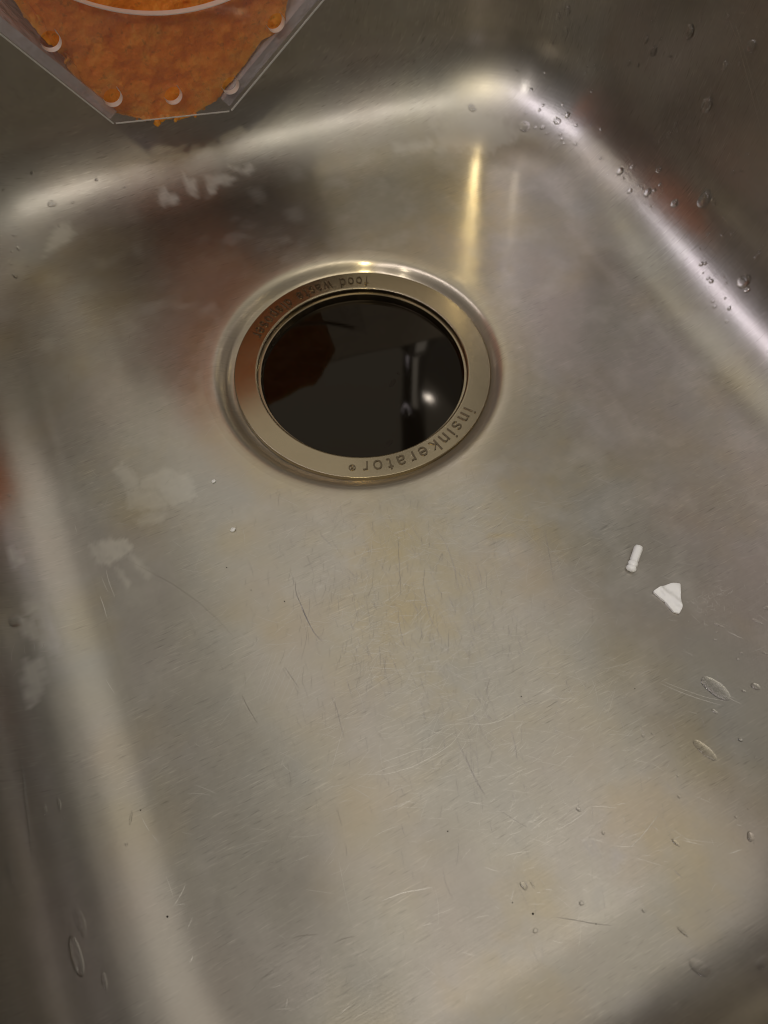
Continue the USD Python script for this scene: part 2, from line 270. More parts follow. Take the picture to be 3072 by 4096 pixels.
LEFT_DROPS = [ (-161.5,-116.4,16.6,1.94,0.7,-0.11,-0.99,0.11), (-158.2,-116.1,13.7,1.72,0.62,-0.22,-0.98,0), (-157.9,-120.2,13.3,0.62,0.31,-0.11,-0.99,0.11), (-164.8,-114.3,20.3,14.62,0.46,-0.11,-0.99,0.11), (-165.3,-130,20.5,0.91,0.38,-0.12,-0.98,0.12), (-170.2,-131.8,28.3,2.82,0.89,0,-1,0), (-161,-149.6,15.6,3.64,1.51,0,-1,0), (-163.6,-157.4,17.9,5.4,1.65,0,-1,0), (-159.7,-166.1,14.3,2.26,0.75,-0.12,-0.99,0), (-145.6,-134.3,6.7,0.62,0.39,-0.12,-0.98,0.12), (-142.2,-127.6,5.8,2.03,0.39,-0.45,-0.89,0) ]
BACK_DROPS = [ (-89.4,139.4,12.7,1.87,1.67,0.96,-0.16,-0.24), (-80.6,138,11.1,0.62,0.62,0.96,-0.22,-0.15), (-90.6,130.7,7.7,1.34,0.62,0.07,-0.93,-0.36), (-109.9,130.3,10.4,0.93,0.72,0.93,-0.17,-0.34), (-110.8,124.2,7.9,1.43,0.61,0.07,-0.94,-0.34), (-113.9,123.5,8.3,0.61,0.51,0.94,-0.16,-0.31), (-116.4,117.6,6.9,0.61,0.51,0.95,-0.17,-0.26), (-116.7,111.2,5.5,1.4,0.9,0.06,-0.99,-0.12), (-110.1,114.9,5.4,0.6,0.5,0.91,-0.38,-0.15), (-66.6,143,14.7,0.84,0.63,0.96,-0.15,-0.22), (-56.1,137.8,10.7,0.63,0.63,0.96,-0.22,-0.15), (-91.5,149.2,23.2,0.94,0.84,0.97,-0.08,-0.24), (-106,145.3,22.1,0.73,0.62,0.91,0.08,-0.41) ]
LEFT_DROPS2 = [ (-155.4,-52.2,13,2.14,2.62,0.74,-0.21,-0.64), (-146.3,-0.1,8.5,0.52,0.72,0.9,-0.2,-0.4), (-159.8,-78.4,16,0.51,0.28,0.33,-0.88,-0.33), (-158.4,-87.3,14.5,0.51,0.39,0.69,-0.23,-0.69) ]
PATCHES=[
  ('blob', [(97.2,114.4,8.9), (114.6,112.7,12), (128.9,100.5,11.3), (127.6,88.3,6.9), (109.8,89.2,4.5), (93,101.5,4.6)]),
  ('film', [(-109.2,-4.1,3.9), (-105,-1.8,3.8), (-101.9,-9.2,3.7), (-103.2,-15.4,3.7), (-106.8,-14.5,3.8)]),  # left floor: reflections in the wet film, painted as whitish patches
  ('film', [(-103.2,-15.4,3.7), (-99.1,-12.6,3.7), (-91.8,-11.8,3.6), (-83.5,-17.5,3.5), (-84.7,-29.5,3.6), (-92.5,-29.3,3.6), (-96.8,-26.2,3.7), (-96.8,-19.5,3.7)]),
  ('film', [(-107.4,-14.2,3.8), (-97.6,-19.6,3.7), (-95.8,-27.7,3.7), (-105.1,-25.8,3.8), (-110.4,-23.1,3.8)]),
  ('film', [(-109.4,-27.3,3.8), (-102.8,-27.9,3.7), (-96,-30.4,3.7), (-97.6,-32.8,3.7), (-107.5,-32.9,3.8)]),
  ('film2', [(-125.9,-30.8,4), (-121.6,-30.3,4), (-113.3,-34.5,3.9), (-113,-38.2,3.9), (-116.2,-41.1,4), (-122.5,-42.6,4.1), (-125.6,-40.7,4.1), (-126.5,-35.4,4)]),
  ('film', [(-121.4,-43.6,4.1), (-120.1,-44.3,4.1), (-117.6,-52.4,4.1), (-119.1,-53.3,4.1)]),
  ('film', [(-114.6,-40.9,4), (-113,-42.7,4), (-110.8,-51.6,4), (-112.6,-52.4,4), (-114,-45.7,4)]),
  ('film2', [(-151.6,-47.6,10.5), (-150.3,-47.3,9.6), (-149.3,-49.1,9.1), (-150.6,-50.7,9.7), (-151.8,-50.1,10.5)]),
  ('film2', [(-154.3,-51.1,12.1), (-152.4,-52.1,10.8), (-151.4,-55.5,10.2), (-150.6,-61.4,9.5), (-152.9,-60.1,11), (-155,-58.4,12.5)]),
  ('film2', [(-156.5,-67.6,13.4), (-151.4,-67.2,10), (-152.4,-74.1,10.4), (-153.8,-79.4,11.2), (-158.3,-83.8,14.4), (-158.1,-75.4,14.5)]),
  ('film', [(-151.9,-45.9,10.7), (-145.2,-46.5,7.2), (-145.9,-55.3,7.4), (-147,-67.5,7.7), (-151.6,-62.3,10.2), (-150.2,-54,9.5)]),
  ('film2', [(-151.3,-22,10.7), (-149.9,-23.7,9.8), (-148.8,-29.4,9.1), (-151.2,-32.2,10.5), (-151.7,-26,10.9)]),
  ('film2', [(-43.2,130.1,6.8), (-38.6,133,8.3), (-39.1,128.6,6.4), (-33.3,127.3,6), (-36.6,123.4,4.8), (-44.7,124.8,5.1)]),
  ('film2', [(-27.9,135.1,10), (-26.7,131.2,7.9), (-23.6,131,7.8), (-27.1,123.3,4.9), (-30.6,126.3,5.7)]),
  ('film2', [(-18.8,130.9,7.9), (-11.1,129.9,7.6), (-6.5,126,6.1), (-10.6,124.1,5.3), (-14.5,126.3,6), (-17.9,122.4,4.8), (-21.7,121.1,4.4)]),
  ('film2', [(-6.8,132.1,8.9), (-0.3,128.6,7.3), (5.6,130.3,8.4), (4.3,126.2,6.4), (-0.2,125.3,6), (-4.9,129.3,7.5)]),
  ('film2', [(-92,131.1,8), (-86.2,131,7.6), (-85,124.9,5.5), (-90,121.3,5), (-103.6,117,5.1), (-98.3,124.2,6.1)]),
  ('film', [(73,114.1,5.9), (93,107.9,5.9), (90.4,103,4.7), (72,108.6,4.5)]),
  ('film2', [(-21.9,-195.5,4.9), (-20.8,-197.6,5), (-20.9,-200.9,5), (-22.5,-200.8,5)]),
  ('film2', [(-18.8,-196,4.9), (-18.8,-200.5,5), (-20.8,-202,5.1), (-20.4,-199.6,5)]),
  ('film2', [(-15.4,-203,5), (-13.9,-202.6,5), (-12.5,-206.3,5.1), (-15.4,-206.6,5.1), (-18.4,-209.1,5.2), (-19.5,-208.2,5.2)]),
  ('film', [(-25.3,-208,5.2), (-23,-209.6,5.2), (-26.4,-213.1,5.3), (-30,-214.7,5.4), (-30.9,-213.6,5.4)]),
  ('yel', [(-50,-193.3,4.9), (-42,-193.8,4.9), (-36.8,-198.6,5), (-40.3,-206.7,5.3), (-49.8,-208.7,5.4), (-56.8,-209.8,5.4), (-54.6,-202.2,5.2)]),
  ('yel', [(-65.9,-207.9,5.4), (-50,-216.6,5.5), (-45.7,-225.9,5.6), (-52.4,-232.5,5.7), (-73.9,-221.6,5.6), (-81.7,-211.4,5.5)]),
  ('yel', [(-14.4,-188.3,4.8), (10.8,-190.8,4.9), (12,-207.2,5.1), (6,-226.1,5.3), (1.3,-224.4,5.2), (0.7,-210.4,5.1), (-11.8,-197.3,4.9)]),
  ('yel', [(-14.2,-222.1,5.3), (-6.4,-225.4,5.3), (-2.4,-235.6,5.4), (-10.6,-234.1,5.4), (-17,-228.1,5.4)]),
  ('yelglow', [(-25.4,-49.3,-1.1), (3.3,-69.2,3.1), (-12.1,-102,3.4), (-36.1,-135.8,3.9), (-53.5,-122.1,3.7), (-40.1,-87.8,3.4)]),  # yellow glow of reflected light, painted into the steel colour
  ('yelglow', [(81.2,74.7,3.9), (97.4,62.3,4.1), (78.6,23.6,3.3), (63.8,9.5,3), (52.5,37.1,3.1)]),
  ('yelglow', [(18.9,-70.9,3.2), (43.3,-77.2,3.3), (21.6,-102.4,3.4), (5.2,-94,3.3)]),
  ('rust', [(6.8,-93.1,3.3), (15.3,-96.9,3.3), (14.6,-98.8,3.4), (6.4,-94.6,3.3)]),
  
]
STROKES=[
  ('bright', 0.5, [(-129,-51.5,4.1), (-129,-55.3,4.2), (-129.1,-58.6,4.2), (-129.4,-61.3,4.2)]),
  ('bright', 0.35, [(-124,-42.7,4.1), (-124.6,-48,4.1), (-124.4,-55.3,4.1)]),
  ('bright', 0.25, [(-126.3,-44.2,4.1), (-126.3,-48.8,4.1), (-125.9,-52.4,4.1)]),
  ('dark', 0.2, [(-116.5,-42.2,4), (-111.4,-49.1,4), (-104.6,-59,3.9), (-98.9,-69.4,3.9), (-94.4,-80.6,3.8), (-92.3,-88,3.8)]),
  ('bright', 0.3, [(-128.7,-19.5,4.1), (-129.1,-22,4.1), (-129.1,-24.3,4.1)]),
  ('bright', 0.3, [(-138.8,-43,5.2), (-139,-46.6,5.2)]),
  ('bright', 0.3, [(-136.5,-76.6,4.7), (-136.1,-82.8,4.6), (-134.9,-88.5,4.4)]),
  ('bright', 0.2, [(-84.3,-96.8,3.7), (-91.3,-101.6,3.8), (-102.3,-107.9,3.9)]),
  ('bright', 0.22, [(-82.2,-97.8,3.7), (-88.6,-104.5,3.8), (-94.5,-110.1,3.9)]),
  ('bright', 0.22, [(-81.3,-99,3.7), (-87.8,-105.6,3.8), (-93.6,-111.1,3.9)]),
  ('bright', 0.22, [(-80.3,-100.3,3.7), (-86.8,-107,3.8), (-92.5,-112.2,3.9)]),
  ('bright', 0.22, [(-79.1,-101.9,3.7), (-85.6,-108.5,3.8), (-91.3,-113.6,3.9)]),
  ('bright', 0.22, [(-78,-103.4,3.7), (-84.5,-110,3.8), (-90.2,-114.9,3.9)]),
  ('bright', 0.22, [(-76.7,-105.3,3.7), (-83.1,-111.8,3.8), (-88.7,-116.5,3.9)]),
  ('bright', 0.22, [(-75.3,-107.1,3.7), (-81.8,-113.6,3.8), (-87.3,-118.1,3.9)]),
  ('dark', 0.3, [(-81.1,-104.5,3.7), (-80.3,-109.5,3.8), (-79.6,-114.3,3.8)]),
  ('dark', 0.3, [(-97.6,-106.7,3.9), (-97.3,-112.7,3.9), (-96.4,-118.9,3.9)]),
  ('dark', 0.55, [(-65,-77.3,3.6), (-66.8,-82.3,3.6), (-67.1,-91.2,3.6), (-67.3,-98.3,3.6)]),
  ('bright', 0.45, [(-152.2,-64.9,10.5), (-148.9,-65.7,8.6), (-147.4,-68,7.9)]),
  ('bright', 0.4, [(-152.1,-64.6,10.5), (-150.7,-63.8,9.6), (-149.3,-63.6,8.9), (-151.1,-61.8,9.9), (-149.1,-63.1,8.8)]),
  ('bright', 0.35, [(-154.9,-60.2,12.4), (-155.3,-62.5,12.7), (-155.6,-65.8,12.8)]),
  ('bright', 0.35, [(-152.4,-60.5,10.7), (-152.7,-63.2,10.8), (-153,-65.5,11)]),
  ('bright', 0.45, [(-159.3,-67.6,15.9), (-158.6,-63.6,15.3), (-156.9,-59.8,13.9)]),
  ('bright', 0.35, [(-162,-67.8,18.7), (-162,-71.7,18.6), (-161.5,-73.5,17.9)]),
  ('bright', 0.3, [(-160.1,-72.6,16.5), (-157.9,-69.6,14.5)]),
  ('bright', 0.25, [(-147.1,9.8,9), (-144.2,9.2,7.6), (-141,7.2,6.4)]),
  ('bright', 0.3, [(-139.3,-128.6,5.2), (-138.9,-132.5,5.1), (-137,-138.5,4.9)]),
  ('bright', 0.45, [(-139.4,-156.8,5.5), (-135.9,-154.6,5.1), (-133.3,-152.2,4.9)]),
  ('bright', 0.35, [(-138.6,-156.5,5.4), (-136.7,-156.7,5.2), (-135.3,-157.7,5.1)]),
  ('bright', 0.25, [(-138.2,-147.3,5.2), (-138,-150.8,5.2), (-138.1,-154.8,5.3)]),
  ('bright', 0.35, [(-135,-161.7,5.1), (-137.6,-164.2,5.3)]),
  ('bright', 0.5, [(-140.1,-172.1,5.7), (-138.8,-172.2,5.5), (-138.1,-170.6,5.4)]),
  ('dark', 0.4, [(-111.6,-179.7,5.1), (-108.7,-180.3,5.1), (-103.6,-182.5,5.1)]),
  ('dark', 0.4, [(-101.5,-186.5,5.1), (-99.2,-186.2,5.1), (-94.2,-187.8,5.1)]),
  ('dark', 0.25, [(-128.3,-187,5.4), (-121.1,-184.6,5.3), (-115.4,-184.4,5.2)]),
  ('dark', 0.3, [(-110.2,-158.8,4.7), (-105.9,-158.9,4.7)]),
  ('bright', 0.2, [(-90.1,-166.2,4.7), (-92,-174.2,4.8), (-94.3,-185,5)]),
  ('dark', 0.7, [(-67.2,-87.4,3.6), (-67.4,-92.8,3.6), (-67.1,-99.1,3.6), (-65.9,-102.7,3.6)]),
  ('dark', 0.28, [(-9.9,-82,3.2), (-9.6,-89,3.3), (-11,-96.5,3.3), (-14,-106.7,3.4)]),
  ('dark', 0.28, [(-24.4,-99.2,3.3), (-27.3,-106.3,3.4), (-28.6,-111.2,3.5), (-29.1,-116.4,3.6)]),
  ('dark', 0.28, [(-36.7,-102.8,3.4), (-39.6,-109.6,3.5), (-41.5,-117.1,3.6)]),
  ('dark', 0.28, [(-25,-118.5,3.6), (-27.9,-123.7,3.7), (-30,-126.6,3.7)]),
  ('dark', 0.28, [(-16.4,-95.3,3.3), (-14.4,-93.3,3.3), (-12,-91.2,3.3), (-14.8,-95.3,3.3)]),
  ('dark', 0.28, [(-46.5,-81.5,3.5), (-45.1,-86.2,3.5)]),
  ('dark', 0.28, [(-49.3,-64.7,3.5), (-47.4,-71.4,3.5)]),
  ('dark', 0.28, [(-71.3,-120.9,3.9), (-71.2,-125.3,3.9), (-72.3,-130.2,4), (-73.4,-136.2,4.2)]),
  ('dark', 0.28, [(-49,-112.9,3.6), (-51.9,-119.3,3.7)]),
  ('dark', 0.28, [(-33.2,-113.6,3.5), (-34.7,-117.6,3.6)]),
  ('dark', 0.28, [(-20.8,-93.7,3.3), (-24.1,-98.6,3.3), (-25.6,-100.7,3.3)]),
  ('dark', 0.28, [(-3.6,-100.4,3.4), (-4.5,-105,3.4), (-6.4,-109.9,3.5)]),
  ('dark', 0.28, [(-23.5,-157,4.3), (-25.1,-162.6,4.4), (-27.3,-167.3,4.5)]),
  ('dark', 0.28, [(-41.2,-152.6,4.2), (-41.2,-159.6,4.3), (-42.1,-165.4,4.4), (-41.6,-171.8,4.5)]),
  ('dark', 0.28, [(-23.5,-77.4,3.2), (-29.7,-90.7,3.3), (-33.9,-100,3.4)]),
  ('dark', 0.28, [(-5.1,-131.4,3.9), (-6.9,-138.5,4.1)]),
  ('dark', 0.28, [(-64.2,-118.2,3.8), (-64.9,-123.5,3.9)]),
  ('dark', 0.28, [(-21.3,-140.1,4), (-25.1,-143.9,4.1)]),
  ('dark', 0.28, [(-29.2,-148.6,4.1), (-27.3,-152.9,4.2)]),
  ('dark', 0.28, [(-15.4,-150.1,4.3), (-14.8,-154.7,4.3)]),
  ('dark', 0.28, [(-31.5,-105.5,3.4), (-31.2,-108.1,3.4)]),
  ('dark', 0.28, [(25.6,-100.9,3.4), (22.5,-108.5,3.5), (16.8,-121.1,3.7)]),
  ('bright', 0.25, [(-47.3,-78.9,3.5), (-35.3,-79,3.3), (-27.6,-81.4,3.3)]),
  ('bright', 0.25, [(-74.7,-147.4,4.3), (-66.3,-151.7,4.3), (-57.7,-153.5,4.3), (-48.7,-153.5,4.2), (-42.9,-152.9,4.2), (-36.2,-149.8,4.2)]),
  ('bright', 0.25, [(-38.7,-146.7,4.1), (-33.4,-148.3,4.1), (-28.3,-147.2,4.1)]),
  ('bright', 0.25, [(-38.5,-147.4,4.1), (-31.3,-152.2,4.2), (-24.7,-153.9,4.3), (-16.2,-153.4,4.3)]),
  ('bright', 0.25, [(-66.7,-147.8,4.3), (-54.3,-149.4,4.2), (-46.7,-152.2,4.2)]),
  ('bright', 0.25, [(-55.3,-127.8,3.8), (-51.4,-129.9,3.8)]),
  ('bright', 0.25, [(-32.7,-102.8,3.4), (-27.9,-104.9,3.4)]),
  ('bright', 0.25, [(-8,-73.4,3.2), (-0.5,-77.2,3.2)]),
  ('bright', 0.25, [(9.1,-84.8,3.2), (12.5,-87.6,3.3)]),
  ('bright', 0.25, [(-14.5,-74.9,3.2), (-9.3,-74.4,3.2)]),
  ('bright', 0.25, [(-43.7,-126.1,3.7), (-34.6,-130.4,3.8)]),
  ('bright', 0.25, [(-4.8,-95.3,3.3), (3.1,-99.7,3.4)]),
  ('bright', 0.25, [(-0.1,-118.9,3.6), (1.8,-120.2,3.7)]),
  ('bright', 0.25, [(-82.3,-143.8,4.3), (-74.9,-135.5,4.1), (-71.1,-131.4,4)]),
  ('bright', 0.25, [(-14.5,-86.5,3.2), (-4.3,-91.9,3.3)]),
  ('bright', 0.25, [(-41.9,-107.8,3.5), (-37.2,-109.5,3.5)]),
  ('bright', 0.25, [(-38.4,-106.1,3.5), (-32.7,-109,3.5)]),
  ('bright', 0.25, [(28.2,-166.6,4.4), (31.9,-171.7,4.5), (36.5,-177,4.6), (42.3,-182.7,4.7)]),
  ('bright', 0.2, [(29.4,-166.5,4.4), (33.2,-171.4,4.5), (39.1,-177.9,4.6), (45,-182.7,4.7)]),
  ('bright', 0.2, [(43.8,-178.8,4.6), (46.8,-183.1,4.7), (48.7,-185.8,4.8)]),
  ('bright', 0.35, [(60.1,-162.7,4.4), (61.8,-165.5,4.4), (63.7,-168,4.5)]),
  ('bright', 0.2, [(93.8,-120.7,4.2), (103.9,-122.1,4.3)]),
  ('bright', 0.2, [(90.2,-122.1,4.2), (97.9,-122.6,4.3)]),
  ('bright', 0.15, [(168,63.8,74.2), (168.1,51.6,66.8), (167.2,37.8,57.7), (166.1,22,48.6)]),
  ('bright', 0.35, [(169.3,29.5,90.5), (168.3,14.8,83.6), (166.9,-3.7,71.8), (165.4,-22,59.6)]),
  ('bright', 0.25, [(169.3,26.5,92), (168.2,11.9,83.4), (167.1,-2.7,74.8), (165.9,-18.4,64.8)]),
  ('bright', 0.15, [(164.6,-15.5,45.1), (164,-18.2,40.3)]),
  ('bright', 0.15, [(166.4,-0.8,63.7), (165.8,-4.6,57.7)]),
  ('bright', 0.25, [(166.8,52,48.2), (166.8,48.8,48.3)]),
  ('bright', 0.2, [(165.4,24.7,39.9), (165.4,22.9,40.3)]),
  ('bright', 0.25, [(165.9,7.4,52.7), (166.1,7.7,55.2)]),
  ('dark', 0.35, [(-40.6,-209.7,5.3), (-35.5,-213.2,5.4), (-31.2,-216.5,5.4), (-26.5,-219.4,5.4)]),
  ('dark', 0.4, [(-2.3,-214.4,5.1), (-1.6,-216.9,5.1), (-1,-219,5.2)]),
  ('bright', 0.45, [(13.9,-219,5.3), (19.4,-220,5.4)]),
  ('bright', 0.35, [(-32.7,-192.3,4.9), (-30,-189.5,4.8), (-28.6,-188,4.8)]),
  ('dark', 0.25, [(-40,-176.7,4.6), (-37.6,-181.1,4.7), (-34.5,-185.7,4.7)]),
  ('bright', 0.3, [(-50.5,-200.8,5.1), (-47.6,-198.1,5)]),
  ('bright', 0.3, [(-10.9,-204.5,5), (-4.6,-203.2,5), (3.6,-200.5,5)]),
  ('bright', 0.3, [(-22.5,-200.8,5), (-23.4,-204,5.1), (-26.2,-206.9,5.2), (-24.5,-209.2,5.2)]),
  ('dark', 0.22, [(-41.6,-155.8,4.3), (-41.6,-163.3,4.4), (-41.6,-172.8,4.5)]),
  ('bright', 0.3, [(-84.4,-182.9,4.9), (-77,-183.8,4.9), (-70.3,-186.2,4.9), (-67.9,-186.3,4.9), (-69.5,-187.6,4.9)]),
]


from scipy.spatial import cKDTree
from shapely import points as shp_points, distance as shp_distance, contains as shp_contains
TREE = cKDTree(BV)
def on_surface(p, lift=0.0):
    """The nearest point of the bowl, and its normal."""
    p = np.atleast_2d(p)
    _, k = TREE.query(p)
    n = BN[k]
    return p - ((p - BV[k]) * n).sum(1, keepdims=True) * n + n * lift, n

# soft stain masks per vertex of the bowl: r = dried soap and painted pale reflections, g = yellow mineral bloom and painted yellow glow, b = smooth wet film
stain_sheen = np.zeros((len(BV), 3))
KIND = {'film': (.26, 0, .8, 1.7), 'film2': (.38, .03, .8, 1.2), 'blob': (.20, 0, 0, 4), 'yel': (.06, .30, 0, 5), 'yelglow': (.02, .48, 0, 16), 'rust': (0, 1.0, 0, 2.5)}
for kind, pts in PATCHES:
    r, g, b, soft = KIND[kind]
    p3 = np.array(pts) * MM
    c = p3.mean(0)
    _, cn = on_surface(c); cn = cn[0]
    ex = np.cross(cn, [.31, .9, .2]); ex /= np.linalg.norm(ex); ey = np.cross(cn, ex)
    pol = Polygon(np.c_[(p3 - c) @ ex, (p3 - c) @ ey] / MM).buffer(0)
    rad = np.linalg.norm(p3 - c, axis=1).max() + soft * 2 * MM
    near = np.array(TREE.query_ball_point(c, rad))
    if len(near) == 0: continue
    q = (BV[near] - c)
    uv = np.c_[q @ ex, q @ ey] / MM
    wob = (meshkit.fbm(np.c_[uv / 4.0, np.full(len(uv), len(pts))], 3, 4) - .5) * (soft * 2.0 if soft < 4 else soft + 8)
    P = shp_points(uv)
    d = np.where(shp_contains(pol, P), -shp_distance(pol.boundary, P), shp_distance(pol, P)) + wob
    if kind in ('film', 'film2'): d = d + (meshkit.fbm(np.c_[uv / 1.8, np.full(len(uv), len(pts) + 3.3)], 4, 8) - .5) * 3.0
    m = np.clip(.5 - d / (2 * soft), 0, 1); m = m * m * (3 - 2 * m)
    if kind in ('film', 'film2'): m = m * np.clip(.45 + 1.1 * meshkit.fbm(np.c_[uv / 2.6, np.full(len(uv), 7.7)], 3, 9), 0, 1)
    if kind in ('yel', 'yelglow'): m = m * (.55 + .45 * meshkit.fbm(BV[near] * 260, 4, 2) * 1.6)
    stain_sheen[near] = np.maximum(stain_sheen[near], m[:, None] * np.array([r, g, b]))
# the faint golden bloom round the drain and a general mottling of the floor
rad = np.hypot(BV[:, 0], BV[:, 1]) / MM
stain_sheen[:, 0] = np.maximum(stain_sheen[:, 0], .09 * np.clip((70 - rad) / 8, 0, 1))
stain_sheen[:, 1] = np.maximum(stain_sheen[:, 1], .75 * np.clip((78 - rad) / 22, 0, 1) * np.clip((rad - 30) / 10, 0, 1))
flat = np.clip((BN[:, 2] - .8) / .2, 0, 1)
q = np.c_[BV[:, :2] * 38, np.zeros(len(BV))]
stain_sheen[:, 1] = np.clip(stain_sheen[:, 1] + flat * np.clip(meshkit.fbm(q, 4, 11) - .47, 0, 1) * 1.3, 0, 1)
stain_sheen[:, 0] = np.clip(stain_sheen[:, 0] + flat * np.clip(meshkit.fbm(q * 2.3, 5, 12) - .52, 0, 1) * .30, 0, 1)

# the rear right corner and the worn strip along the back curve are satin, not brushed bright
dot = np.array([121., 113., 17.]) * MM
satin = np.clip(1.5 - np.linalg.norm((BV - dot) / np.array([22, 20, 16]) / MM, axis=1), 0, 1)
satin = np.maximum(satin, .10 * np.clip((70 - rad) / 8, 0, 1))
satin = np.maximum(satin, .62 * np.clip((BV[:, 1] / MM - 98) / 12, 0, 1) * np.clip((BV[:, 2] / MM - 4) / 4, 0, 1) * np.clip((118 - BV[:, 0] / MM) / 20, 0, 1) * (.5 + meshkit.fbm(BV * 90, 3, 21)))
dull = np.clip((BV[:, 1] / MM - 20) / 40, 0, 1) * np.clip((40 - BV[:, 0] / MM) / 40, 0, 1) * np.clip((12 - BV[:, 2] / MM) / 6, 0, 1)
dull = np.maximum(dull, .8 * np.clip((BV[:, 0] / MM - 152) / 8, 0, 1) * np.clip((BV[:, 2] / MM - 22) / 10, 0, 1))
satin = np.maximum(satin, .75 * dull * (.6 + .8 * (meshkit.fbm(BV * 60, 3, 23) - .3)))
satin = np.clip(satin, 0, 1)
sink = thing('kitchen_sink', 'brushed stainless steel sink bowl with rounded corners and scratched, water stained floor', 'sink')
bm = obj('bowl', (BV, BF), 'brushed_steel', sink, smooth=True)
pv = UsdGeom.PrimvarsAPI(bm)
pv.CreatePrimvar('brush', Sdf.ValueTypeNames.Vector3fArray, 'vertex').Set(Vt.Vec3fArray.FromNumpy(np.vstack(brush).astype(np.float32)))
pv.CreatePrimvar('stain_sheen', Sdf.ValueTypeNames.Color3fArray, 'vertex').Set(Vt.Vec3fArray.FromNumpy(stain_sheen.astype(np.float32)))

pv.CreatePrimvar('satin', Sdf.ValueTypeNames.FloatArray, 'vertex').Set(Vt.FloatArray.FromNumpy(satin.astype(np.float32)))

# hairline scratches: fine raised burrs lying along the steel
def ribbon(pts, width, steep, n=None):
    p = np.array(pts, float) * MM
    d = np.r_[0, np.cumsum(np.linalg.norm(np.diff(p, axis=0), axis=1))]
    n = n or max(4, int(d[-1] / (1.2 * MM)))
    s = np.linspace(0, d[-1], n)
    p = np.stack([np.interp(s, d, p[:, k]) for k in range(3)], 1)
    if len(pts) > 2: p = gaussian_filter1d(p, 1.0, axis=0, mode='nearest')
    p, nn = on_surface(p)
    t = np.gradient(p, axis=0); t /= np.linalg.norm(t, axis=1, keepdims=True) + 1e-12
    side = np.cross(nn, t)
    w = width * MM / 2 * (np.sin(np.linspace(.12, math.pi - .12, n)) ** .5)[:, None]
    rows = []
    for a in (-1, -.5, 0, .5, 1):
        rows.append(p + side * w * a + nn * (w * steep * (1 - a * a) + .012 * MM))
    v = np.stack(rows, 1).reshape(-1, 3)
    f = []
    for i_ in range(n - 1):
        for j_ in range(4):
            a, b, c, e = i_ * 5 + j_, i_ * 5 + j_ + 1, (i_ + 1) * 5 + j_ + 1, (i_ + 1) * 5 + j_
            f += [[a, b, c], [a, c, e]]
    return trimesh.Trimesh(v, np.array(f)[:, ::-1], process=False)

dark, bright = [], []
for kind, w, pts in STROKES:
    if len(pts) > 1: (dark if kind == 'dark' else bright).append(ribbon(pts, min(w, .5) * .5, .4 if kind == 'dark' else .12))
FWD = np.array([math.sin(YAW), math.cos(YAW)])
def hair(cx, cy, ang, L, w, kind):
    d = np.array([math.cos(ang), math.sin(ang)]); e = np.array([-d[1], d[0]])
    bow = rng.normal(0, .06) * L
    pts = [(cx + d[0] * L * t + e[0] * bow * (1 - 4 * t * t), cy + d[1] * L * t + e[1] * bow * (1 - 4 * t * t), 3.5) for t in (-.5, -.17, .17, .5)]
    if math.hypot(cx, cy) > 66: (dark if kind == 'dark' else bright).append(ribbon(pts, w * .6, .4 if kind == 'dark' else .10, 5))
fa = math.atan2(FWD[1], FWD[0])
for k in range(1100):
    if k % 5: cx, cy = rng.normal(-32, 24), rng.normal(-112, 34)
    else: cx, cy = rng.uniform(-125, 100), rng.uniform(-225, 80)
    hair(cx, cy, fa + rng.normal(.18, .3), 2 + rng.gamma(1.6, 2.0), rng.uniform(.07, .16), 'dark')
for k in range(1900):
    if k % 4: cx, cy = rng.normal(-28, 30), rng.normal(-118, 40)
    else: cx, cy = rng.uniform(-125, 105), rng.uniform(-225, 90)
    hair(cx, cy, fa - math.pi / 2 + rng.normal(.25, .55), 2 + rng.gamma(1.6, 2.6), rng.uniform(.07, .17), 'bright')
for k in range(130):      # the scuffed patch by the right wall and the one at the front
    cx, cy = (rng.normal(62, 6), rng.normal(-152, 4)) if k % 2 else (rng.normal(-28, 22), rng.normal(-195, 14))
    hair(cx, cy, rng.uniform(0, 3.2), rng.uniform(.6, 3.0), rng.uniform(.1, .22), 'bright')
obj('scratches', trimesh.util.concatenate(dark), 'scratch_dark', sink, smooth=True, kind='stuff')
obj('scratches', trimesh.util.concatenate(bright), 'scratch_bright', sink, smooth=True, kind='stuff')

# ------------------------------------------------------------------ drain flange with its lettering, and the dirty water in it
def lathe(profile_pts, n=256, closed=False):
    p = np.array(profile_pts, float) * MM
    a = np.linspace(0, 2 * math.pi, n, endpoint=False)
    v = np.vstack([np.c_[p[:, 0] * math.cos(t), p[:, 0] * math.sin(t), p[:, 1]] for t in a])
    m = len(p); f = []
    for s in range(n):
        s2 = (s + 1) % n
        for q_ in range(m if closed else m - 1):
            q2 = (q_ + 1) % m
            f += [[s * m + q_, s2 * m + q_, s2 * m + q2], [s * m + q_, s2 * m + q2, s * m + q2]]
    t = trimesh.Trimesh(v, np.array(f), process=False)
    t.fix_normals()
    return t

drain = thing('sink_drain', 'round steel waste disposer flange with raised lettering set in the sink floor', 'drain')
obj('flange', lathe([(54, -2.4), (54, -.3), (53.8, -.06), (53.5, .02), (49, 0), (45.3, 0), (44.9, -.03), (44.55, -.14), (44.3, -.4), (44.2, -.8), (44.15, -1.6), (43.9, -4), (43.4, -25), (41.8, -25), (42.2, -6), (43.2, -2.6), (44.5, -2.4)], closed=True), 'flange_steel', drain, smooth=40)

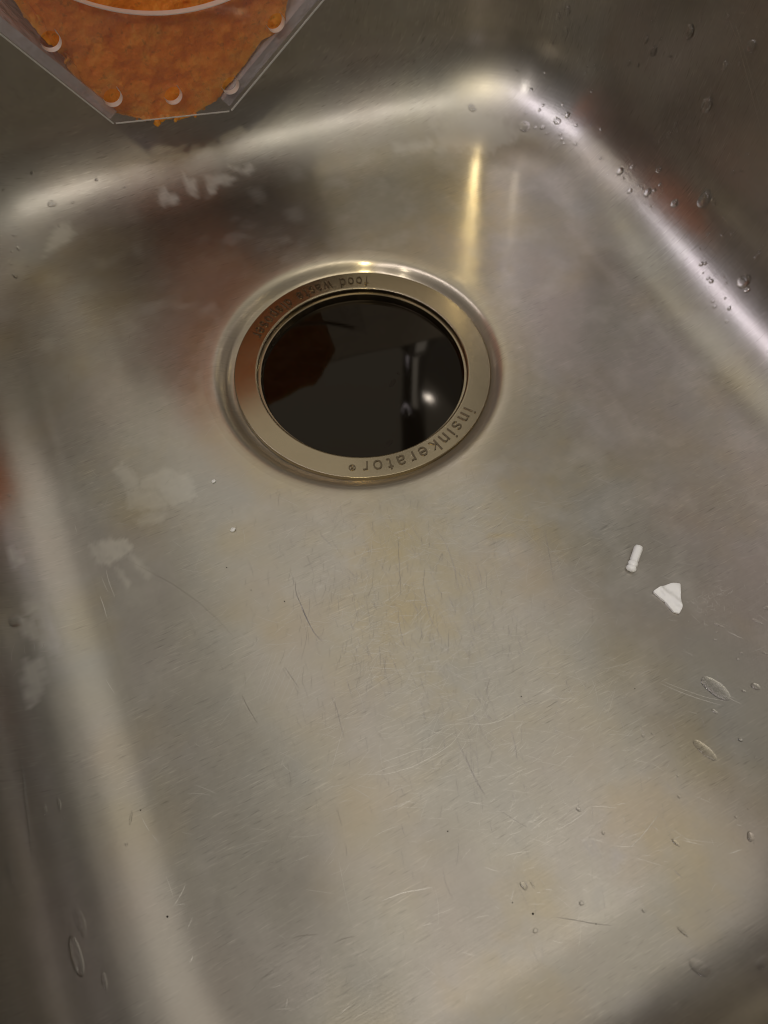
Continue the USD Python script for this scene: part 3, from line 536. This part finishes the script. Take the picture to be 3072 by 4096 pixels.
def letters(text, a0, a1, r_base, cap, inward, squeeze):
    ws = []
    for ch in text:
        ws.append(2.2 * squeeze if ch == ' ' else meshkit.text_mesh(ch, cap, .5).extents[0] * squeeze)
    gap = (abs(math.radians(a1 - a0)) * r_base - (sum(ws) - ws[0] / 2 - ws[-1] / 2)) / (len(text) - 1)
    sgn = 1 if a1 > a0 else -1
    s = 0.0
    for k_, (ch, w) in enumerate(zip(text, ws)):
        if k_: s += ws[k_ - 1] / 2 + gap + w / 2
        if ch == ' ': continue
        m = meshkit.text_mesh(ch, cap * (.62 if ch == '®' else 1), .5)
        v = np.array(m.vertices); v[:, 0] -= (v[:, 0].min() + v[:, 0].max()) / 2
        v[:, 0] *= squeeze * (1.1 if ch == '®' else 1)
        if ch == '®': v[:, 1] += .9
        a = math.radians(a0) + sgn * s / r_base
        if inward: X, Y = np.array([-math.sin(a), math.cos(a)]), np.array([-math.cos(a), -math.sin(a)])
        else: X, Y = np.array([math.sin(a), -math.cos(a)]), np.array([math.cos(a), math.sin(a)])
        o = r_base * np.array([math.cos(a), math.sin(a)])
        xy = o + v[:, :1] * X + v[:, 1:2] * Y
        obj('letter', trimesh.Trimesh(np.c_[xy, v[:, 2] - .12] * MM, m.faces, process=False), 'letter_steel', drain, smooth=30)
letters('food waste disposer', 61.6, 132.3, 51.0, 5.2, True, .72)
letters('insinkerator®', -53.7, -120.9, 46.6, 5.4, False, .95)

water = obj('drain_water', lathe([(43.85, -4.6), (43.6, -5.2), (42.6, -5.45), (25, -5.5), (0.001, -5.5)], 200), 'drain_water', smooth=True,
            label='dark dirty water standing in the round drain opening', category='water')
for x, y, s, a in ((9.5, -9.5, 2.2, .6), (14, -6, .8, 2.), (-6, -36, 2.2, .3)):
    m = trimesh.creation.icosphere(2, 1.0); v = np.array(m.vertices)
    v *= 1 + .5 * (meshkit.noise(v * 1.7 + x, 2) - .5)[:, None]
    v *= [s, s * .4, .18]
    c_, s_ = math.cos(a), math.sin(a)
    v = np.c_[v[:, 0] * c_ - v[:, 1] * s_ + x, v[:, 0] * s_ + v[:, 1] * c_ + y, v[:, 2] - 5.45]
    obj('food_speck', (v * MM, m.faces), 'dark_crumb', label='tiny dark food speck floating on the drain water', category='food speck', group='specks floating in the drain', smooth=True)

# ------------------------------------------------------------------ clear sponge holder hanging at the back wall, with its orange sponge
YP = 115.0
def plate(poly, y0, depth):
    """A sheet cut from poly (x, z in mm) standing across the sink from y0 to y0 + depth."""
    m = trimesh.creation.extrude_polygon(poly, depth, engine='earcut')
    v = np.array(m.vertices)
    m = trimesh.Trimesh(np.c_[v[:, 0], y0 + v[:, 2], v[:, 1]] * MM, m.faces[:, ::-1], process=True)
    m.fix_normals()
    return m
BL, BR = np.array([-53.8, 56.7]), np.array([-4.6, 46.9])
dl, dr = np.array([-26.9, 42.8]), np.array([46.3, 33.6])
dl, dr = dl / np.linalg.norm(dl), dr / np.linalg.norm(dr)
upv = np.array([.195, .981])
L2, R2 = BL + dl * 64, BR + dr * 68
L3, R3 = L2 + upv * 48, R2 + upv * 48
cut = np.array([(-53.5, 104.2), (-40.6, 96.8), (-26.1, 91.6), (-10.8, 89.6), (3.8, 89.9)])
A_ = np.c_[2 * cut, np.ones(len(cut))]; sol = np.linalg.lstsq(A_, (cut ** 2).sum(1), rcond=None)[0]
cc, cr = sol[:2], math.sqrt(sol[2] + sol[:2] @ sol[:2])
holes = [(-50.6, 66.9), (-27.2, 60.6), (-2.7, 57.6), (20.4, 77.0), (-65.3, 92.9)]
outline = Polygon([BL, BR, R2, R3, L3, L2])
face = outline.difference(Point(*cc).buffer(cr, quad_segs=64))
face = max(getattr(face, 'geoms', [face]), key=lambda g: g.area)
for h in holes: face = face.difference(Point(*h).buffer(3.75, quad_segs=16))
holder = thing('sponge_holder', 'clear acrylic sponge holder with slanted sides and round drain holes, hanging at the back wall', 'sponge holder')
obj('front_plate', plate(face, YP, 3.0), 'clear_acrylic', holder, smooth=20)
def ring_edge(c, r, width, arc=None):
    c = np.array(c)
    if arc is None: a = np.linspace(0, 2 * math.pi, 49)
    else: a = np.linspace(*arc, 60)
    pts = np.stack([c[0] + r * np.cos(a), c[1] + r * np.sin(a)], 1)
    inner = np.stack([c[0] + (r - width) * np.cos(a), c[1] + (r - width) * np.sin(a)], 1)
    n = len(a); f = []
    v = np.vstack([np.c_[pts[:, 0], np.full(n, YP + .12), pts[:, 1]], np.c_[pts[:, 0], np.full(n, YP + 2.9), pts[:, 1]],
                   np.c_[inner[:, 0], np.full(n, YP + 2.9), inner[:, 1]], np.c_[inner[:, 0], np.full(n, YP + .12), inner[:, 1]]]) * MM
    for k_ in range(n - 1):
        for g in range(4):
            g2 = (g + 1) % 4
            f += [[g * n + k_, g * n + k_ + 1, g2 * n + k_ + 1], [g * n + k_, g2 * n + k_ + 1, g2 * n + k_]]
    m = trimesh.Trimesh(v, np.array(f), process=False); m.fix_normals()
    return m
for h in holes: obj('hole_rim', ring_edge(h, 3.7, .12, (math.radians(-162), math.radians(38))), 'frosted_acrylic', holder, smooth=30)
ea = [math.atan2(p[1] - cc[1], p[0] - cc[0]) for p in ((-62, 112), (22, 95))]
obj('cutout_rim', ring_edge(cc, cr - .05, .35, (math.radians(-150), math.radians(-48))), 'frosted_acrylic', holder, smooth=30)
def strip(a, b, w):
    d = (b - a) / np.linalg.norm(b - a); n = np.array([-d[1], d[0]])
    if n @ (np.array([-20, 100]) - a) < 0: n = -n
    return Polygon([a, b, b + n * w, a + n * w])
obj('side_panel', plate(strip(BL + dl * .5, L2, 4.2), YP + 3.01, 36), 'cut_acrylic', holder, smooth=20)
obj('side_panel', plate(strip(BR + dr * .5, R2, 4.2), YP + 3.01, 36), 'cut_acrylic', holder, smooth=20)

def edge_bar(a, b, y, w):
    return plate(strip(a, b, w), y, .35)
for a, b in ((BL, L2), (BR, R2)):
    obj('edge_highlight', edge_bar(a + (b - a) * .004, b, YP - .36, .55), 'frosted_acrylic', holder, smooth=20)  # pale strips added as painted highlights along the polished plate edges
obj('edge_highlight', edge_bar(BL + [1, -.1], BR - [1, -.1], YP - .36, .4), 'frosted_acrylic', holder, smooth=20)

import manifold3d
sp = Polygon([(-70.5, 125), (-69.8, 108.2), (-67.9, 98.7), (-63.5, 89.5), (-58.5, 79.4), (-55.2, 67.1), (-52, 60.0), (-44.0, 54.2), (-35.0, 51.0), (-22.2, 48.6), (-11.3, 51.1), (6.8, 64.2), (13.9, 70.5), (23.4, 73.0), (26.9, 84.2), (28, 98), (34, 128), (20, 150), (-55, 158)])
sp = sp.buffer(-2.5).buffer(5.0)
sm = trimesh.creation.extrude_polygon(sp, 33, engine='earcut')
mf = manifold3d.Manifold(manifold3d.Mesh(np.array(sm.vertices, np.float32), np.array(sm.faces, np.uint32))).refine_to_length(1.1)
mm = mf.to_mesh(); v = np.array(mm.vert_properties[:, :3], float)
sm = trimesh.Trimesh(v, mm.tri_verts, process=False)
trimesh.smoothing.filter_taubin(sm, iterations=8)
v = np.array(sm.vertices); nn = np.array(sm.vertex_normals)
disp = (meshkit.fbm(v / 9.0, 3, 31) - .5) * 3.2 + (meshkit.fbm(v / 2.2, 3, 32) - .5) * .8
pore = np.clip(.38 - meshkit.noise(v / 1.7, 33), 0, 1)
v = v + nn * (disp - pore * 2.2 - .6)[:, None]
sv = np.c_[v[:, 0], YP + 4.3 + v[:, 2], v[:, 1]]
sv[:, 1] = np.maximum(sv[:, 1], YP + 3.15)
sponge = thing('sponge', 'orange brown porous sponge pressed behind the clear acrylic holder', 'sponge')
spm = trimesh.Trimesh(sv * MM, np.array(sm.faces)[:, ::-1], process=False); spm.fix_normals()
obj('sponge_body', spm, 'sponge', sponge, smooth=True)
frays = []
for k in range(26):
    x = rng.uniform(-44, -14); z0 = 52.5 - (x + 40) * .16
    r_ = rng.uniform(.5, 1.5)
    m = trimesh.creation.icosphere(1, r_); vv = np.array(m.vertices)
    vv *= 1 + 1.1 * (meshkit.noise(vv * 1.3 + k, 4) - .5)[:, None]
    frays.append(trimesh.Trimesh((vv + [x, YP + rng.uniform(2, 10), z0 - rng.uniform(.2, 2.6)]) * MM, m.faces, process=False))
obj('frayed_edge', trimesh.util.concatenate(frays), 'sponge', sponge, smooth=True, kind='stuff')

# ------------------------------------------------------------------ faucet behind the sink: only its reflection is seen, in the drain water
def tube(path, r, n=24):
    p = np.array(path, float); t = np.gradient(p, axis=0); t /= np.linalg.norm(t, axis=1, keepdims=True)
    r = np.broadcast_to(np.asarray(r, float), len(p)); v = []
    ref = np.array([.3, .2, .1]); 
    for q_, tt, rr in zip(p, t, r):
        x = np.cross(tt, [.93, -.36, .05]); x /= np.linalg.norm(x); y = np.cross(tt, x)
        a = np.linspace(0, 2 * math.pi, n, endpoint=False)
        v.append(q_ + rr * (np.cos(a)[:, None] * x + np.sin(a)[:, None] * y))
    m = len(p); f = []
    for s in range(m - 1):
        for k_ in range(n):
            f += [[s * n + k_, s * n + (k_ + 1) % n, (s + 1) * n + (k_ + 1) % n], [s * n + k_, (s + 1) * n + (k_ + 1) % n, (s + 1) * n + k_]]
    v = np.vstack(v + [p[:1], p[-1:]])
    for k_ in range(n):
        f += [[m * n, (k_ + 1) % n, k_], [m * n + 1, (m - 1) * n + k_, (m - 1) * n + (k_ + 1) % n]]
    t_ = trimesh.Trimesh(v * MM, np.array(f), process=False); t_.fix_normals()
    return t_
faucet = thing('kitchen_faucet', 'chrome kitchen faucet standing behind the sink, mirrored in the drain water', 'faucet')
FB = np.array([160., 232., 0.])
obj('base', tube([FB + [0, 0, 186], FB + [0, 0, 187], FB + [0, 0, 196], FB + [0, 0, 200]], [29, 29, 29, 20]), 'chrome', faucet)
obj('body', tube([FB + [0, 0, 199], FB + [0, 0, 230], FB + [0, 0, 300], FB + [0, 0, 312]], [20, 19, 17, 13]), 'chrome', faucet)
arc = [FB + [0, 0, 308], FB + [0, 0, 380]]
for a in np.linspace(0, math.pi, 19):
    arc.append(FB + [0, 0, 390] + np.array([-.62, -.78, 0]) * 62 * (1 - math.cos(a)) + np.array([0, 0, 62 * math.sin(a)]))
arc.append(arc[-1] - [0, 0, 18])
obj('spout', tube(arc, 11), 'chrome', faucet)
obj('spray_head', tube([arc[-1], arc[-1] - [0, 0, 3], arc[-1] - [0, 0, 40], arc[-1] - [0, 0, 42]], [12, 15, 15, 13]), 'chrome', faucet)

# ------------------------------------------------------------------ scraps and crumbs on the floor
def local(x, y):
    p, n = on_surface(np.array([[x, y, 3.5]]) * MM)
    return p[0] / MM
pz = local(47.6, -126.1)[2]
prof = [(0, -5.3), (1.2, -5.25), (1.75, -4.7), (1.85, -3.9), (1.45, -3.35), (1.4, -3.1), (1.75, -2.7), (1.8, -2.0), (1.5, -1.5), (1.42, -1.2), (1.5, -.6), (1.55, 1.5), (1.6, 4.2), (1.35, 5.1), (.7, 5.4), (0, 5.4)]
m = lathe([(max(r, .001), z) for r, z in prof], 40)
v = np.array(m.vertices) / MM; v[:, 1] *= .85
v += (meshkit.noise(v * 1.8, 6) - .5)[:, None] * .25
ax = np.array([8.3, 6.4, .25]); ax /= np.linalg.norm(ax); sx = np.cross(ax, [0, 0, 1]); sx /= np.linalg.norm(sx); ux = np.cross(sx, ax)
v = v[:, :1] * sx + v[:, 1:2] * ux + v[:, 2:] * ax + [47.6, -126.1, pz + 1.5]
obj('plastic_scrap', (v * MM, m.faces), 'white_plastic', label='small white ribbed plug like scrap lying left of the triangular scrap', category='scrap', smooth=True)
tri = Polygon([(45.8, -139.4), (49.5, -139.3), (53.3, -140.0), (55.9, -141.6), (53.4, -145.0), (50.7, -149.4), (49.2, -150.4), (47.8, -149.0), (47.4, -144.5)]).buffer(-.5).buffer(.5)
m = trimesh.creation.extrude_polygon(tri, 1.3, engine='earcut')
mf = manifold3d.Manifold(manifold3d.Mesh(np.array(m.vertices, np.float32), np.array(m.faces, np.uint32))).refine_to_length(.5).to_mesh()
v = np.array(mf.vert_properties[:, :3], float)
sd = (v[:, 0] - 45.8) * .936 - (v[:, 1] + 139.4) * (-.35) - 3.4      # across the fold
foldd = np.abs((v[:, 0] - 47.9) * .96 + (v[:, 1] + 144) * .28 - 1.9)
v[:, 2] += 1.1 * np.exp(-(foldd / 1.1) ** 2) + .5 * np.clip(v[:, 0] - 50, 0, 4) * .5 + (meshkit.noise(v * .9, 8) - .5) * .3
v[:, 2] += local(50.1, -143.7)[2] + .1
tm = trimesh.Trimesh(v * MM, mf.tri_verts, process=True); trimesh.smoothing.filter_taubin(tm, iterations=6); tm.fix_normals()
obj('plastic_scrap', tm, 'white_plastic', label='small white triangular folded scrap on the right of the sink floor', category='scrap', smooth=45)
def crumb(x, y, r, m_, seed, **kw):
    p = local(x, y)
    m = trimesh.creation.icosphere(3, 1.0); v = np.array(m.vertices)
    v *= 1 + .5 * (meshkit.noise(v * 1.3 + seed, seed) - .5)[:, None]
    obj(kw.pop('name'), ((v * [r, r * .9, r * .5] + [p[0], p[1], p[2] + r * .3]) * MM, m.faces), m_, smooth=True, **kw)
crumb(-77.3, -48.7, 1.0, 'white_plastic', 3, name='crumb', label='tiny pale round crumb below the drain at the left', category='crumb')
crumb(-76.1, -25.9, .8, 'white_plastic', 5, name='crumb', label='tiny white crumb with a wet trail, close left of the drain', category='crumb')
for k, (x, y) in enumerate([(-85, -61.8), (-80.5, -73.9), (-71.6, -83.2), (-45.9, -206.1), (-49.7, -200.9), (-57.1, -175.2), (-31, -216.6), (-139.2, -126.7), (-141.7, -158.3), (20, -165), (-15, -150)]):
    crumb(x, y, [.20, .17, .20, .30, .19][k % 5], 'dark_crumb', k + 10, name='food_speck', label='tiny dark food speck on the sink floor', category='food speck', group='dark specks on the sink floor')

# ------------------------------------------------------------------ water drops
def drop_mesh(seed):
    m = trimesh.creation.icosphere(4, 1.0); v = np.array(m.vertices)
    keep = v.copy()
    v[:, 2] = np.where(v[:, 2] > 0, v[:, 2] * .45, v[:, 2] * .05)
    if seed:
        a = np.arctan2(v[:, 1], v[:, 0])
        k_ = 1 + .10 * np.sin(2 * a + seed) + .07 * np.sin(3 * a + seed * 2.3)
        v[:, :2] *= k_[:, None]
    if seed == 2: v[:, 0] *= 1 - .0 * v[:, 0]; v[:, 1] *= 1 - .22 * v[:, 0]
    return v, m.faces
protos = {}
def drop(p, a, b, d, label, group=None, shape=None):
    shape = rng.integers(0, 2) if shape is None else shape
    q_, n = on_surface(np.array(p)[None] * MM); q_, n = q_[0], n[0]
    ref = np.array(d) if d is not None else np.array([0, 0, -1.0]) if n[2] < .75 else np.array([math.cos(a * 7), math.sin(a * 7), 0])
    x = ref - (ref @ n) * n; x /= np.linalg.norm(x); y = np.cross(n, x)
    hgt = min(a, b) * (.42 if min(a, b) > 1.3 and n[2] > .75 else 1.0 if n[2] > .75 else 1.5)
    M = Gf.Matrix4d(*(x * a * MM), 0, *(y * b * MM), 0, *(n * hgt * MM), 0, *q_, 1)
    path = '/World/' + numbered('water_drop')
    xf = UsdGeom.Xform.Define(stage, path)
    if shape in protos:
        xf.GetPrim().GetReferences().AddInternalReference(protos[shape]); xf.GetPrim().SetInstanceable(True)
        xf.MakeMatrixXform().Set(M)
    else:
        protos[shape] = path
        xf.AddTransformOp().Set(M)
        v, f = drop_mesh(shape)
        obj('bead', (v, f), 'clear_water', path, smooth=True)
    tag(xf.GetPrim(), label, 'water drop', group)
ONE = {7: 'big oval water drop highest among the big ones on the right wall',
       9: 'dark round water drop left of the long scratch on the upper right wall',
       13: 'big oval water drop near the top right edge of the picture on the right wall',
       17: 'big teardrop water drop at mid height of the right wall, between two long scratches',
       25: 'biggest water drop on the right wall, with two tiny drops at its right',
       28: 'dark pointed water drop left of the biggest drop on the right wall',
       63: 'broad flat water drop just below the bright end of the rear right corner curve',
       66: 'flat water drop above the bright spot of the back curve',
       79: 'big water drop low on the right wall with a smaller drop touching below it'}
def drop_words(p, a, onwall):
    size = 'small round' if a > .85 else 'tiny'
    if p[1] > 76: place = 'in the rear right corner, near the pale vertical streak'
    elif not onwall: place = 'on the bright curve below the right wall'
    elif p[2] > 55: place = 'high on the dark right wall'
    else: place = 'low on the dark right wall'
    return f'{size} water drop {place}', f'{size} drops {place}'
for k, t in enumerate(RIGHT_DROPS):
    p = t[:3]
    onwall = p[2] > 16
    own = ONE.get(k)
    if own:
        drop(p, t[3] * (1.35 if onwall else 1.15), t[4] * (1.1 if onwall else 1.05), None, own)
        continue
    drop(p, t[3] * (1.35 if onwall else 1.15), t[4] * (1.1 if onwall else 1.05), None,
         *drop_words(p, t[3], onwall))
SPECIAL = {0: 'largest water drop, a long oval with a tail, at the right edge of the floor', 9: None}
for k, t in enumerate(FLOOR_DROPS):
    if k == 0: drop(t[:3], t[3], t[4], t[5:8], 'largest oval water drop with a tapering tail at the right of the floor', shape=2)
    else: drop(t[:3], t[3], t[4], t[5:8], 'small stretched water drop on the right side of the sink floor', 'drops on the right of the floor')
for k, t in enumerate(FLOOR_DROPS2):
    if k == 0: drop(t[:3], t[3], t[4], t[5:8], 'pale oval water drop low on the front curve, bottom right', shape=0)
    elif k == 1: drop(t[:3], t[3], t[4], t[5:8], 'dark oval water drop cut by the right edge, bottom right', shape=0)
    elif k == 2: drop(t[:3], t[3], t[4], t[5:8], 'second long oval water drop, below the largest one at the right', shape=2)
    else: drop(t[:3], t[3], t[4], t[5:8] or None, 'tiny water drop on the front right of the sink floor', 'drops on the front of the floor')
for k, t in enumerate(LEFT_DROPS):
    drop(t[:3], t[3], t[4], t[5:8], 'long water runnel down the left wall' if k == 3 else 'stretched water drop running down the left wall', None if k == 3 else 'drops on the left wall')
for k, t in enumerate(LEFT_DROPS2):
    drop(t[:3], t[3], t[4], t[5:8] or None, 'fat round water drop in the dried soap on the left wall' if k == 0 else 'small water drop beside the dried soap on the left wall', None if k == 0 else 'drops beside the dried soap')
for t in BACK_DROPS:
    drop(t[:3], t[3], t[4], t[5:8] or None, 'small water drop on the rear left curve of the sink', 'drops on the rear left curve')
